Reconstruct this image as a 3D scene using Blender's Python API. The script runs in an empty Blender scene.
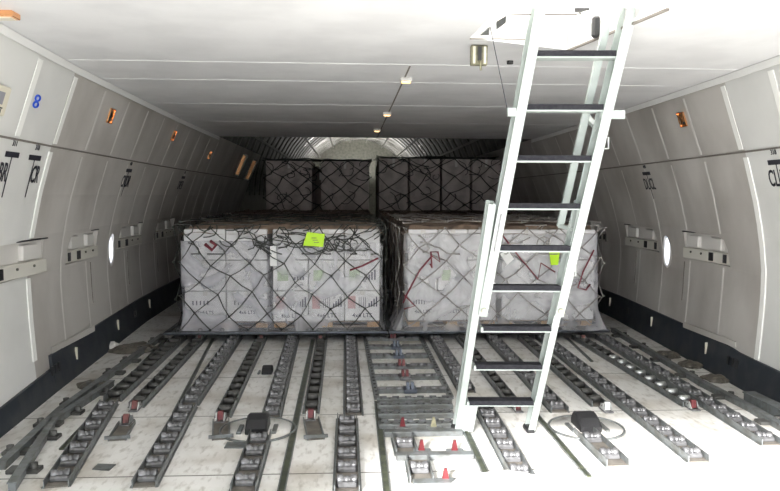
import bpy, math, random
from mathutils import Vector, Matrix, noise
random.seed(7)
C = bpy.context.scene.collection
PI = math.pi
# ------------------------------------------------------------ camera, sky, sun, exposure
FPX = 700.0
CAM = Vector((-.42, 0, 1.5))
pitch = math.atan(49.5/FPX); yaw = math.atan(40/FPX*math.cos(pitch)); roll = math.radians(.25)
CR = Matrix.Rotation(-yaw, 3, 'Z') @ Matrix.Rotation(PI/2-pitch, 3, 'X') @ Matrix.Rotation(roll, 3, 'Z')
cd = bpy.data.cameras.new('camera'); cam = bpy.data.objects.new('camera', cd); C.objects.link(cam)
cam.matrix_world = Matrix.Translation(CAM) @ CR.to_4x4()
cd.sensor_width = 36; cd.lens = FPX*36/780; cd.clip_end = 500
S = bpy.context.scene; S.camera = cam
w = bpy.data.worlds.new('sky'); S.world = w; w.use_nodes = True
bg = w.node_tree.nodes['Background']; bg.inputs[0].default_value = (.90, .95, 1, 1); bg.inputs[1].default_value = 2.3
sd = bpy.data.lights.new('sun', 'SUN'); sd.energy = 15; sd.angle = math.radians(6); sd.color = (1, .985, .96)
sun = bpy.data.objects.new('sun', sd); C.objects.link(sun)
SUN_EL, SUN_AZ = 22.5, 20          # the sun stands ahead of the nose, to the left of the camera's back
sv = Vector((math.sin(math.radians(SUN_AZ))*math.cos(math.radians(SUN_EL)), math.cos(math.radians(SUN_AZ))*math.cos(math.radians(SUN_EL)), -math.sin(math.radians(SUN_EL))))
sun.rotation_euler = sv.to_track_quat('-Z', 'Y').to_euler(); sun.location = (-4, -10, 8)
S.view_settings.view_transform = 'Standard'; S.view_settings.look = 'None'
S.view_settings.exposure = 0.9; S.view_settings.gamma = 1; S.view_settings.use_curve_mapping = False

def fl(px, py, z=0.0):
    "the point of the level z that the photograph shows at this pixel"
    d = CR @ Vector(((px-390)/FPX, (245.5-py)/FPX, -1))
    return CAM + d*((z-CAM.z)/d.z)
def atY(px, py, y):
    d = CR @ Vector(((px-390)/FPX, (245.5-py)/FPX, -1))
    return CAM + d*(y/d.y)
def interp(t, a):
    if t <= a[0][0]: return a[0][1]
    for (x0, y0), (x1, y1) in zip(a, a[1:]):
        if t <= x1: return y0+(y1-y0)*(t-x0)/(x1-x0)
    return a[-1][1]

# ------------------------------------------------------------ materials
def mat(name, col, rough=.6, metal=0.0, noisec=None, nscale=8, amt=.5, bump=0.0, bscale=40, spec=.5, detail=4, lo=.42, hi=.62, coords='Object', stretch=(1,1,1)):
    m = bpy.data.materials.new(name); m.use_nodes = True
    n = m.node_tree.nodes; l = m.node_tree.links; b = n['Principled BSDF']
    b.inputs['Base Color'].default_value = (*col, 1); b.inputs['Roughness'].default_value = rough
    b.inputs['Metallic'].default_value = metal; b.inputs['Specular IOR Level'].default_value = spec
    tc = n.new('ShaderNodeTexCoord'); mp = n.new('ShaderNodeMapping'); mp.inputs['Scale'].default_value = stretch
    l.new(tc.outputs[coords], mp.inputs[0])
    if noisec:
        t = n.new('ShaderNodeTexNoise'); t.inputs['Scale'].default_value = nscale; t.inputs['Detail'].default_value = detail
        l.new(mp.outputs[0], t.inputs['Vector'])
        r = n.new('ShaderNodeMapRange'); r.inputs[1].default_value = lo; r.inputs[2].default_value = hi; r.inputs[4].default_value = amt
        l.new(t.outputs[0], r.inputs[0])
        x = n.new('ShaderNodeMix'); x.data_type = 'RGBA'; x.inputs[6].default_value = (*col, 1); x.inputs[7].default_value = (*noisec, 1)
        l.new(r.outputs[0], x.inputs[0]); l.new(x.outputs[2], b.inputs['Base Color'])
    if bump:
        t2 = n.new('ShaderNodeTexNoise'); t2.inputs['Scale'].default_value = bscale; t2.inputs['Detail'].default_value = 3
        l.new(mp.outputs[0], t2.inputs['Vector'])
        bp = n.new('ShaderNodeBump'); bp.inputs['Strength'].default_value = bump; bp.inputs['Distance'].default_value = .02
        l.new(t2.outputs[0], bp.inputs['Height']); l.new(bp.outputs[0], b.inputs['Normal'])
    return m
M = {}
def floor_material():
    m = mat('floor_panels', (.82, .81, .785), .38, 0, (.42, .37, .30), 2.2, .8, .15, 30, spec=.6, detail=10, lo=.47, hi=.72)
    n = m.node_tree.nodes; l = m.node_tree.links; b = n['Principled BSDF']
    tc = n.new('ShaderNodeTexCoord'); sp = n.new('ShaderNodeSeparateXYZ'); l.new(tc.outputs['Object'], sp.inputs[0])
    base = b.inputs['Base Color'].links[0].from_socket
    # seams between panels
    def line(sock, pitch, off, wd):
        a = n.new('ShaderNodeMath'); a.operation = 'ADD'; a.inputs[1].default_value = off; l.new(sock, a.inputs[0])
        d = n.new('ShaderNodeMath'); d.operation = 'PINGPONG'; d.inputs[1].default_value = pitch/2; l.new(a.outputs[0], d.inputs[0])
        k = n.new('ShaderNodeMath'); k.operation = 'LESS_THAN'; k.inputs[1].default_value = wd; l.new(d.outputs[0], k.inputs[0])
        return k.outputs[0]
    a = line(sp.outputs[1], 1.02, -4.73, .006)
    x = n.new('ShaderNodeMix'); x.data_type = 'RGBA'; x.inputs[7].default_value = (.13, .12, .10, 1)
    l.new(a, x.inputs[0]); l.new(base, x.inputs[6])
    # fine scuffs
    t = n.new('ShaderNodeTexNoise'); t.inputs['Scale'].default_value = 26; t.inputs['Detail'].default_value = 8
    mp = n.new('ShaderNodeMapping'); mp.inputs['Scale'].default_value = (1, .35, 1); l.new(tc.outputs['Object'], mp.inputs[0]); l.new(mp.outputs[0], t.inputs['Vector'])
    r = n.new('ShaderNodeMapRange'); r.inputs[1].default_value = .52; r.inputs[2].default_value = .72; r.inputs[4].default_value = .6; l.new(t.outputs[0], r.inputs[0])
    x2 = n.new('ShaderNodeMix'); x2.data_type = 'RGBA'; x2.inputs[7].default_value = (.30, .27, .22, 1)
    l.new(r.outputs[0], x2.inputs[0]); l.new(x.outputs[2], x2.inputs[6]); l.new(x2.outputs[2], b.inputs['Base Color'])
    return m
M['floor'] = floor_material()
M['wall'] = mat('wall_lining', (.57, .545, .515), .55, 0, (.30, .275, .25), 1.6, .85, .12, 5, detail=9, stretch=(1, 1, .6), lo=.40, hi=.78)
M['wall_new'] = mat('wall_lining_new', (.74, .74, .72), .5, 0, (.62, .62, .60), 1.5, .5)
M['strip'] = mat('seam_tape', (.66, .64, .61), .5)
M['strip_white'] = mat('seam_tape_white', (.86, .86, .83), .45)
M['crease'] = mat('seam_groove', (.20, .18, .16), .8)
M['ceil'] = mat('ceiling_panel', (.80, .80, .81), .45, 0, (.68, .68, .69), 2.5, .6, .05, 8)
M['ceil_seam'] = mat('ceiling_seam', (.82, .82, .82), .4)
M['white'] = mat('white_paint', (.84, .84, .82), .4)
M['dado'] = mat('dark_blue_dado', (.018, .024, .034), .55, 0, (.05, .055, .06), 6, .6)
M['black'] = mat('black_rubber', (.018, .018, .02), .5)
M['slot'] = mat('seat_track_slot', (.035, .04, .03), .5, 0, (.09, .10, .06), 14, .7)
M['rail'] = mat('grey_green_rail', (.19, .205, .21), .42, .35, (.11, .11, .10), 16, .7, .1, 60)
M['railb'] = mat('tray_bed', (.17, .155, .135), .6, .1, (.09, .08, .07), 10, .8)  # darkened so the colour carries the shadow between the rollers
M['steel'] = mat('worn_steel', (.22, .22, .23), .36, .6, (.10, .10, .10), 25, .6, .1, 50)
M['darkroller'] = mat('dark_roller', (.10, .10, .095), .45, .3, (.045, .042, .04), 14, .7)
M['alu'] = mat('aluminium', (.62, .64, .64), .3, .8, (.42, .42, .42), 18, .5)
M['red'] = mat('red_latch_paint', (.13, .014, .018), .45, .1, (.07, .015, .015), 22, .7)
M['darkred'] = mat('worn_dark_red', (.17, .06, .055), .5, .1, (.08, .04, .04), 22, .7)
M['bluegrey'] = mat('blue_grey_latch', (.10, .115, .15), .4, .4)
M['ladder'] = mat('pale_green_ladder_paint', (.47, .52, .50), .32, .1, (.40, .44, .42), 14, .5)
M['tread'] = mat('dark_tread', (.022, .022, .028), .75, 0, (.045, .045, .05), 60, .5, spec=.15)
M['pallet'] = mat('pallet_sheet', (.22, .24, .27), .35, .7, (.12, .12, .13), 20, .5)
M['carton'] = mat('white_carton', (.82, .81, .81), .55, 0, (.70, .69, .70), 5, .6)
M['carton_brown'] = mat('brown_carton', (.30, .24, .20), .7, 0, (.20, .17, .15), 5, .6)
M['carton_grey'] = mat('grey_carton', (.55, .49, .46), .7, 0, (.28, .24, .22), 5, .6)
M['print'] = mat('dark_print', (.10, .10, .14), .7)
M['print_red'] = mat('pale_red_print', (.60, .38, .38), .7)
M['print_green'] = mat('pale_green_print', (.50, .60, .42), .7)
M['wood'] = mat('pallet_wood', (.50, .30, .14), .7, 0, (.34, .20, .10), 9, .7)
M['cover'] = mat('brown_cover', (.36, .26, .19), .5, 0, (.18, .13, .10), 9, .8, .6, 14, detail=8)
M['net'] = mat('dark_net', (.05, .053, .047), .7)
M['net_pale'] = mat('pale_net', (.33, .31, .29), .7)
M['net_brown'] = mat('brown_net', (.14, .10, .08), .7)
M['strap_red'] = mat('red_strap', (.22, .035, .05), .6)
M['neon'] = mat('neon_tag', (.62, 1.0, .02), .5)
M['copper'] = mat('copper_reflector', (.95, .48, .22), .22, .9)
M['ink'] = mat('black_marking', (.02, .02, .03), .6)
M['blue'] = mat('blue_ring_colour', (.02, .10, .70), .4)
M['beige'] = mat('beige_plastic', (.72, .68, .56), .5)
M['pocket'] = mat('pocket_plastic', (.62, .60, .54), .5)
M['olive'] = mat('olive_recess', (.20, .19, .12), .5, .2, (.35, .32, .22), 40, .6)
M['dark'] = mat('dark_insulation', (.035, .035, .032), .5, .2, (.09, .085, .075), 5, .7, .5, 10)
M['foil'] = mat('silver_foil', (.66, .66, .65), .25, .8, (.06, .055, .05), 1.6, 1, .8, 6)
M['frame'] = mat('frame_member', (.13, .13, .11), .45, .4, (.06, .06, .05), 8, .6)
M['ground'] = mat('concrete_apron', (.60, .60, .59), .9, 0, (.50, .50, .49), .5, .5)
M['debris'] = mat('crumpled_plastic', (.10, .09, .075), .5, 0, (.24, .21, .17), 20, .6)
M['cloth'] = mat('grey_cloth', (.30, .30, .33), .8)
def plastic(name, col, alpha, rough=.18):
    m = bpy.data.materials.new(name); m.use_nodes = True
    n = m.node_tree.nodes; l = m.node_tree.links; b = n['Principled BSDF']
    b.inputs['Base Color'].default_value = (*col, 1); b.inputs['Roughness'].default_value = rough
    tc = n.new('ShaderNodeTexCoord'); t = n.new('ShaderNodeTexNoise'); t.inputs['Scale'].default_value = 2.2; t.inputs['Detail'].default_value = 7; t.inputs['Distortion'].default_value = 1.4
    l.new(tc.outputs['Object'], t.inputs['Vector'])
    r = n.new('ShaderNodeMapRange'); r.inputs[1].default_value = .4; r.inputs[2].default_value = .68
    r.inputs[3].default_value = max(.03, alpha-.22); r.inputs[4].default_value = alpha+.25
    l.new(t.outputs[0], r.inputs[0]); l.new(r.outputs[0], b.inputs['Alpha'])
    bp = n.new('ShaderNodeBump'); bp.inputs['Strength'].default_value = .8; bp.inputs['Distance'].default_value = .04
    l.new(t.outputs[0], bp.inputs['Height']); l.new(bp.outputs[0], b.inputs['Normal'])
    return m
M['wrap'] = plastic('clear_wrap', (.80, .79, .83), .30)
M['wrap_milky'] = plastic('milky_wrap', (.80, .79, .82), .42)
M['wrap_hazy'] = plastic('hazy_wrap', (.58, .57, .62), .45)
def glassm():
    m = bpy.data.materials.new('window_glass'); m.use_nodes = True
    n = m.node_tree.nodes; l = m.node_tree.links; b = n['Principled BSDF']; b.inputs['Roughness'].default_value = .1; b.inputs['Base Color'].default_value = (.8, .85, 1, 1)
    t = n.new('ShaderNodeBsdfTranslucent'); t.inputs[0].default_value = (.93, .95, 1, 1); x = n.new('ShaderNodeMixShader'); x.inputs[0].default_value = .85
    l.new(b.outputs[0], x.inputs[1]); l.new(t.outputs[0], x.inputs[2]); l.new(x.outputs[0], n['Material Output'].inputs[0]); return m
M['glass'] = glassm()
def glow(name, col, e):
    m = bpy.data.materials.new(name); m.use_nodes = True
    b = m.node_tree.nodes['Principled BSDF']; b.inputs['Base Color'].default_value = (*col, 1)
    b.inputs['Emission Color'].default_value = (*col, 1); b.inputs['Emission Strength'].default_value = e; return m
M['warm'] = glow('warm_lamp', (1, .62, .25), 1.6)

# ------------------------------------------------------------ mesh helpers
class MB:
    def __init__(s): s.v = []; s.f = []; s.m = []; s.mats = []; s.smooth = []
    def add(s, vs, fs, mt=0, sm=False):
        o = len(s.v); s.v += [tuple(v) for v in vs]; s.f += [tuple(i+o for i in f) for f in fs]
        s.m += [mt]*len(fs); s.smooth += [sm]*len(fs)
    def box(s, c, d, rot=None, mt=0, taper=1.0, bev=0.0):
        c = Vector(c); hx, hy, hz = d[0]/2, d[1]/2, d[2]/2
        if bev <= 0:
            vs = [Vector((sx*hx*(taper if sz > 0 else 1), sy*hy*(taper if sz > 0 else 1), sz*hz)) for sz in (-1, 1) for sy in (-1, 1) for sx in (-1, 1)]
            fs = [(0,2,3,1), (4,5,7,6), (0,1,5,4), (2,6,7,3), (0,4,6,2), (1,3,7,5)]
        else:
            b = min(bev, hx*.9, hy*.9, hz*.9); vs = []; fs = []
            idx = {}
            for a in range(3):
                for sx in (-1,1):
                    for sy in (-1,1):
                        for sz in (-1,1):
                            e = [sx*(hx-b), sy*(hy-b), sz*(hz-b)]; e[a] = (sx,sy,sz)[a]*(hx,hy,hz)[a]
                            idx[(a,sx,sy,sz)] = len(vs); vs.append(Vector(e))
            for a in range(3):
                o1, o2 = [i for i in range(3) if i != a]
                for sg in (-1, 1):
                    q = []
                    for p1, p2 in ((-1,-1),(1,-1),(1,1),(-1,1)):
                        k = [0,0,0]; k[a] = sg; k[o1] = p1; k[o2] = p2; q.append(idx[(a,*k)])
                    fs.append(tuple(q))
            for a in range(3):
                o1, o2 = [i for i in range(3) if i != a]
                for p1 in (-1,1):
                    for p2 in (-1,1):
                        k = [0,0,0]; k[o1] = p1; k[o2] = p2
                        k0 = list(k); k0[a] = -1; k1 = list(k); k1[a] = 1
                        fs.append((idx[(o1,*k0)], idx[(o1,*k1)], idx[(o2,*k1)], idx[(o2,*k0)]))
            for sx in (-1,1):
                for sy in (-1,1):
                    for sz in (-1,1): fs.append((idx[(0,sx,sy,sz)], idx[(1,sx,sy,sz)], idx[(2,sx,sy,sz)]))
        if rot is not None: vs = [rot @ v for v in vs]
        s.add([v+c for v in vs], fs, mt); return s
    def bar(s, a, b, wx, wy, up=(0,0,1), mt=0, off=(0,0)):
        "a rectangular bar from a to b, wx across and wy along up"
        a = Vector(a); b = Vector(b); d = (b-a).normalized(); x = d.cross(Vector(up)).normalized(); y = x.cross(d)
        vs = []
        for p in (a, b):
            for (i, j) in ((-1,-1),(1,-1),(1,1),(-1,1)): vs.append(p + x*(i*wx/2+off[0]) + y*(j*wy/2+off[1]))
        s.add(vs, [(3,2,1,0), (4,5,6,7), (0,1,5,4), (1,2,6,5), (2,3,7,6), (3,0,4,7)], mt); return s
    def tube(s, pts, r, n=6, mt=0, cap=True, rs=None):
        pts = [Vector(p) for p in pts]; ring = []
        prev = None
        for i, p in enumerate(pts):
            d = (pts[min(i+1, len(pts)-1)]-pts[max(i-1, 0)])
            d = d.normalized() if d.length > 1e-9 else Vector((0,0,1))
            if prev is None:
                x = d.orthogonal().normalized()
            else:
                x = prev - d*prev.dot(d)
                x = x.normalized() if x.length > 1e-6 else d.orthogonal().normalized()
            prev = x; y = d.cross(x); rr = rs[i] if rs else r
            ring += [p + (x*math.cos(2*PI*k/n)+y*math.sin(2*PI*k/n))*rr for k in range(n)]
        fs = []
        for i in range(len(pts)-1):
            for k in range(n):
                k2 = (k+1) % n; fs.append((i*n+k, i*n+k2, (i+1)*n+k2, (i+1)*n+k))
        if cap: fs += [tuple(range(n-1, -1, -1)), tuple((len(pts)-1)*n+k for k in range(n))]
        s.add(ring, fs, mt, n > 4); return s
    def prism(s, poly, axis, t0, t1, mt=0):
        "poly of 2D points extruded along an axis 0,1,2"
        o = [i for i in range(3) if i != axis]; vs = []
        for t in (t0, t1):
            for p in poly:
                q = [0,0,0]; q[axis] = t; q[o[0]] = p[0]; q[o[1]] = p[1]; vs.append(q)
        n = len(poly)
        s.add(vs, [tuple(range(n-1,-1,-1)), tuple(range(n, 2*n))] + [(i, (i+1) % n, n+(i+1) % n, n+i) for i in range(n)], mt); return s
    def grid(s, fn, nu, nv, mt=0, sm=True):
        vs = [fn(i/nu, j/nv) for j in range(nv+1) for i in range(nu+1)]
        s.add(vs, [(j*(nu+1)+i, j*(nu+1)+i+1, (j+1)*(nu+1)+i+1, (j+1)*(nu+1)+i) for j in range(nv) for i in range(nu)], mt, sm); return s
    def mesh(s, name, mats):
        me = bpy.data.meshes.new(name); me.from_pydata(s.v, [], s.f); me.update()
        for m in (mats if isinstance(mats, (list, tuple)) else [mats]): me.materials.append(m)
        me.polygons.foreach_set('material_index', s.m); me.polygons.foreach_set('use_smooth', s.smooth)
        import bmesh
        b = bmesh.new(); b.from_mesh(me); bmesh.ops.recalc_face_normals(b, faces=b.faces); b.to_mesh(me); b.free()
        return me
    def build(s, name, mats, parent=None):
        o = bpy.data.objects.new(name, s.mesh(name, mats)); C.objects.link(o)
        if parent: o.parent = parent
        return o
def tag(o, label, cat, group=None):
    o['label'] = label; o['category'] = cat
    if group: o['group'] = group
    return o
def struct(o): o['kind'] = 'structure'; return o
def thing(name, label, cat, loc=(0,0,0), rz=0.0, group=None):
    o = bpy.data.objects.new(name, None); C.objects.link(o); o.location = loc; o.rotation_euler = (0,0,rz); o.empty_display_size = .1
    return tag(o, label, cat, group)
def link(name, me, parent, loc=(0,0,0), rot=(0,0,0), scale=None):
    o = bpy.data.objects.new(name, me); C.objects.link(o); o.parent = parent; o.location = loc; o.rotation_euler = rot
    if scale: o.scale = scale
    return o
def textmesh(body, size, mt, ext=.001, name='lettering', shear=0, sx=1.0):
    cu = bpy.data.curves.new('t', 'FONT'); cu.body = body; cu.size = size; cu.extrude = ext; cu.align_x = 'CENTER'; cu.align_y = 'CENTER'; cu.resolution_u = 3; cu.shear = shear; cu.offset = size*.012
    o = bpy.data.objects.new('t', cu); C.objects.link(o)
    bpy.context.view_layer.update()
    me = bpy.data.meshes.new_from_object(o.evaluated_get(bpy.context.evaluated_depsgraph_get())); me.name = name
    bpy.data.objects.remove(o); me.materials.clear(); me.materials.append(mt)
    for v in me.vertices: v.co.x *= sx
    return me
def cut(o, cutters):
    mods = []
    for c in cutters:
        co = c.build('cutter', M['black']); md = o.modifiers.new('b', 'BOOLEAN'); md.operation = 'DIFFERENCE'; md.solver = 'EXACT'; md.object = co; mods.append(co)
    bpy.context.view_layer.update()
    me = bpy.data.meshes.new_from_object(o.evaluated_get(bpy.context.evaluated_depsgraph_get()))
    o.modifiers.clear(); old = o.data; o.data = me; me.name = o.name
    for co in mods: bpy.data.objects.remove(co)

# ------------------------------------------------------------ the hold: floor, walls, ceiling
YF, YC, YE = -1.3, 10.95, 40.0
PROF = [(0, 2.67), (.3, 2.70), (.6, 2.72), (.9, 2.73), (1.2, 2.70), (1.5, 2.64), (1.83, 2.55), (2.1, 2.46), (2.4, 2.36)]
WID = [(-1.3, .86), (3, .94), (5.15, 1.0), (8.4, 1.075), (10, 1.085), (40, 1.085)]
TOPW = [(-1.3, .84), (3.6, .945), (4.1, .966), (5.15, .992), (5.9, 1.0), (8.4, 1.025), (10, 1.03), (40, 1.03)]
def wx(z, y):
    a, b = interp(y, WID), interp(y, TOPW); t = min(1, max(0, (z-.9)/1.5))
    return interp(z, PROF)*(a*(1-t)+b*t)
struct(MB().box((0, (YF+YE)/2, -.05), (6.6, YE-YF, .1)).build('floor', M['floor']))
struct(MB().box((0, 0, -4.6), (240, 240, .1)).build('ground', M['ground']))
ys = [YF, 0, 1.5, 3, 4.2, 5.12, 6, 7, 8.4, 10, YC, 13, 16]
zs = [z for z, _ in PROF]
def wy(px, sd_, z):
    "depth at which the wall stands behind this pixel column, at height z"
    lo, hi = 2.5, 16
    for _ in range(40):
        mid = (lo+hi)/2; X = sd_*wx(z, mid); p = CR.transposed() @ (Vector((X, mid, z))-CAM); u = 390+FPX*p.x/-p.z
        if (u < px) == (sd_ < 0): lo = mid
        else: hi = mid
    return lo
PK = {-1: [(4.2, wy(42, -1, 1.04))]+[(wy(a, -1, 1.04), wy(b, -1, 1.04)) for a, b in ((67, 96), (118, 140), (155, 173))],
      1: [(wy(b, 1, 1.04), wy(a, 1, 1.04)) for a, b in ((685, 729), (627, 658), (592, 606))]}
WY = {-1: wy(110.5, -1, .95), 1: wy(667.5, 1, .95)}
for sd_, nm in ((-1, 'left'), (1, 'right')):
    pockets = PK[sd_]; WINY = WY[sd_]
    m = MB(); vs = []
    for off in (0, .14):
        for y in ys:
            for z in zs: vs.append((sd_*(wx(z, y)+off), y, z))
    nz = len(zs); ny = len(ys); fs = []; mi = []
    def I(k, j, i): return k*ny*nz + j*nz + i
    for k in (0, 1):
        for j in range(ny-1):
            for i in range(nz-1):
                fs.append((I(k,j,i), I(k,j+1,i), I(k,j+1,i+1), I(k,j,i+1))); mi.append(1 if ys[j] < 5.1 else 0)
    for j in range(ny-1):
        for i in (0, nz-1): fs.append((I(0,j,i), I(1,j,i), I(1,j+1,i), I(0,j+1,i))); mi.append(0)
    for i in range(nz-1):
        for j in (0, ny-1): fs.append((I(0,j,i), I(0,j,i+1), I(1,j,i+1), I(1,j,i))); mi.append(0)
    m.add(vs, fs); m.m = mi
    wall = m.build('wall_'+nm, [M['wall'], M['wall_new']]); struct(wall)
    cs = []
    for (a, b) in pockets:
        c = MB(); xw = wx(1.04, (a+b)/2)
        # rounded upper forward corner
        c.prism([(a, .92), (b, .92), (b, 1.17), (a+.16, 1.17), (a+.07, 1.14), (a+.015, 1.06)], 0, sd_*(xw-.2), sd_*(xw+.075)); cs.append(c)
    c = MB(); xw = wx(.965, WINY)
    R3 = [[(sd_*(xw+xo), WINY+ry*math.cos(t*PI/12), .95+rz_*math.sin(t*PI/12)) for t in range(24)] for xo, ry, rz_ in ((-.05, .086, .156), (.022, .088, .158), (.3, .42, .50))]
    c.add(R3[0]+R3[1]+R3[2], [tuple(range(24)), tuple(range(48, 72))]+[(k*24+t, k*24+(t+1) % 24, k*24+24+(t+1) % 24, k*24+24+t) for k in (0, 1) for t in range(24)]); cs.append(c)
    cut(wall, cs)
# ceiling with the hatch opening
HT = [fl(500, 8, 2.4), fl(668, 8, 2.4), fl(567, 50, 2.4), fl(470, 38, 2.4)]
hp = [(p.x, p.y) for p in HT]
CZ = 2.4
m = MB(); L = [(sd_*(wx(2.4, y)+.1), y) for sd_ in (-1,) for y in ys if y <= YC] + [(wx(2.4, y)+.1, y) for y in reversed(ys) if y <= YC]
m.prism(L, 2, CZ, CZ+.1)
ceiling = struct(m.build('ceiling', M['ceil']))
c = MB(); c.prism(hp, 2, CZ-.1, CZ+.3); cut(ceiling, [c])
# hatch shaft
m = MB(); n = len(hp); cen = Vector((sum(p[0] for p in hp)/n, sum(p[1] for p in hp)/n, 0)); T = .03
vs = []
for z in (CZ+.02, CZ+.62):
    for p in hp: vs.append((p[0], p[1], z))
    for p in hp:
        d = (Vector((p[0], p[1], 0))-cen).normalized()*T*2; vs.append((p[0]+d.x, p[1]+d.y, z))
fs = []
for i in range(n):
    j = (i+1) % n
    fs += [(i, j, 8+j, 8+i), (4+i, 4+j, 12+j, 12+i), (i, j, 4+j, 4+i), (8+i, 8+j, 12+j, 12+i)]
m.add(vs, fs); m.prism([(cen.x+(p[0]-cen.x)*1.06, cen.y+(p[1]-cen.y)*1.06) for p in hp], 2, CZ+.62, CZ+.66)
struct(m.build('trim_1', M['white']))
# dark lip around the opening
m = MB()
for i in range(n):
    a, b = hp[i], hp[(i+1) % n]
    if i in (1,): m.bar((a[0], a[1], CZ-.006), (b[0], b[1], CZ-.006), .014, .012)
struct(m.build('trim_2', M['crease']))
# longitudinal and cross seams of the ceiling
m = MB()
for py, px, wd in ((63, 300, .016), (81, 300, .012), (104.5, 300, .018), (122, 300, .014)):
    y = fl(px, py, CZ).y; m.box((0, y, CZ-.0002), (2*wx(2.39, y)-.06, wd, .004))
struct(m.build('trim_3', M['ceil_seam']))
m = MB(); y0 = fl(410, 66, CZ).y; x0 = fl(410, 66, CZ).x
m.box((x0, (y0+10.9)/2, CZ-.001), (.012, 10.9-y0, .004)); struct(m.build('trim_4', M['crease']))
# cornice tape where walls meet ceiling, wall seams
for sd_, nm in ((-1, 5), (1, 8)):
    m = MB(); pockets = PK[sd_]
    yy = [y for y in ys if y <= YC]
    pts = [Vector((sd_*(wx(2.385, y)-.012), y, 2.37)) for y in yy]
    for a, b in zip(pts, pts[1:]): m.bar(a, b, .006, .05)
    struct(m.build('trim_%d' % nm, M['white']))
    m = MB(); pts = [Vector((sd_*(wx(1.84, y)-.004), y, 1.84)) for y in ys]
    for a, b in zip(pts, pts[1:]): m.bar(a, b, .012, .012)
    struct(m.build('trim_%d' % (nm+1), M['crease']))
    m = MB(); k = 0
    def vstrip(y, z0, z1, wd, mt, th=.005):
        nz_ = 9; ps = [z0+(z1-z0)*i/nz_ for i in range(nz_+1)]
        vs = []
        for z in ps:
            x = sd_*(wx(z, y)-.001); xi = sd_*(wx(z, y)-.001-th)
            vs += [(xi, y-wd/2, z), (xi, y+wd/2, z), (x, y+wd/2, z), (x, y-wd/2, z)]
        fs = []
        for i in range(nz_):
            for q in range(4): fs.append((i*4+q, i*4+(q+1) % 4, (i+1)*4+(q+1) % 4, (i+1)*4+q))
        m.add(vs, fs, mt)
    for i in range(13):
        y = 5.12+.672*i
        big = i == 0
        segs = [(.30 if i else (.17 if sd_ < 0 else .26), 1.80)]
        for (a, b) in pockets:
            if a-.03 < y < b+.03: segs = [(.30, .90), (1.19, 1.80)]
        for (z0, z1) in segs: vstrip(y, z0, z1, .055 if big else .022, 1 if big else 0, .010 if big else .002)
        if i > 0 and i % 2 == 0:
            for (z0, z1) in [(.5, .88)]: vstrip(y+.12, z0, z1, .008, 2)
    for i in range(11):
        y = 4.5+.66*i; vstrip(y, 1.86, 2.33, .06 if i < 2 else .03, 1 if i < 2 else 0, .005 if i < 2 else .002)
    for i in range(2): vstrip(3.2-i*.9, .3, 2.33, .03, 1)
    struct(m.build('trim_%d' % (nm+2), [M['strip'], M['strip_white'], M['crease']]))
    # the dark dado along the floor
    m = MB(); yy = [YF, 2, 3.9, 5.38, 5.385, 5.5, 6, 7, 8.4, 10, 13, 16]; hh = [.10, .10, .14, .18, .28, .28, .29, .29, .29, .29, .29, .29] if sd_ < 0 else [.22, .22, .25, .26, .26, .27, .29, .29, .29, .29, .29, .29]
    vs = []
    for y, h in zip(yy, hh):
        for (z, o) in ((0, -.035), (h, -.02), (h, .0), (0, 0)): vs.append((sd_*(wx(z, y)+o-.002), y, z))
    fs = [(0,1,2,3), tuple((len(yy)-1)*4+q for q in (3,2,1,0))]
    for i in range(len(yy)-1):
        for q in range(4): fs.append((i*4+q, i*4+(q+1) % 4, (i+1)*4+(q+1) % 4, (i+1)*4+q))
    m.add(vs, fs)
    bb = struct(m.build('baseboard_'+('left' if sd_ < 0 else 'right'), M['dado']))
    m = MB()
    for y in (5.35, 5.42, 5.49, 7.9, 7.97): m.box((sd_*(wx(.17, y)-.034), y, .17), (.014, .028, .07))
    for y in (5.9, 7.2, 8.6): m.box((sd_*(wx(.17, y)-.034), y, .18), (.02, .010, .10), mt=1)
    m.box((sd_*(wx(.25, 5.75)-.022), 5.9, .305), (.008, .9, .05), mt=2)
    struct(m.build('trim_%d' % (nm+10), [M['black'], M['beige'], M['wall']]))
# windows: oval frame, glass
for sd_, nm in ((-1, 1), (1, 2)):
    WINY = WY[sd_]; x = sd_*(wx(.975, WINY)); m = MB(); N = 28; dy_ = (wx(.975, WINY+.1)-wx(.975, WINY-.1))/.2
    vs = []
    for k in range(N):
        t = 2*PI*k/N; c_, s_ = math.cos(t), math.sin(t)
        for (rr, xx) in ((.108, .006), (.106, -.006), (.092, -.008), (.084, .012), (.086, .03)): vs.append((x+sd_*(xx+dy_*rr*c_), WINY+rr*c_, .95+(rr+.070)*s_))
    fs = []
    for k in range(N):
        k2 = (k+1) % N
        for q in range(5): fs.append((k*5+q, k*5+(q+1) % 5, k2*5+(q+1) % 5, k2*5+q))
    m.add(vs, fs, 0, True)
    wf = struct(m.build('window_%d' % nm, [M['wall'], M['blue']]))
    m = MB(); m.prism([(WINY+.087*math.cos(t*PI/12), .95+.157*math.sin(t*PI/12)) for t in range(24)], 0, x+sd_*.012, x+sd_*.018)
    m.build('window_pane', M['glass'], wf)
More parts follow.
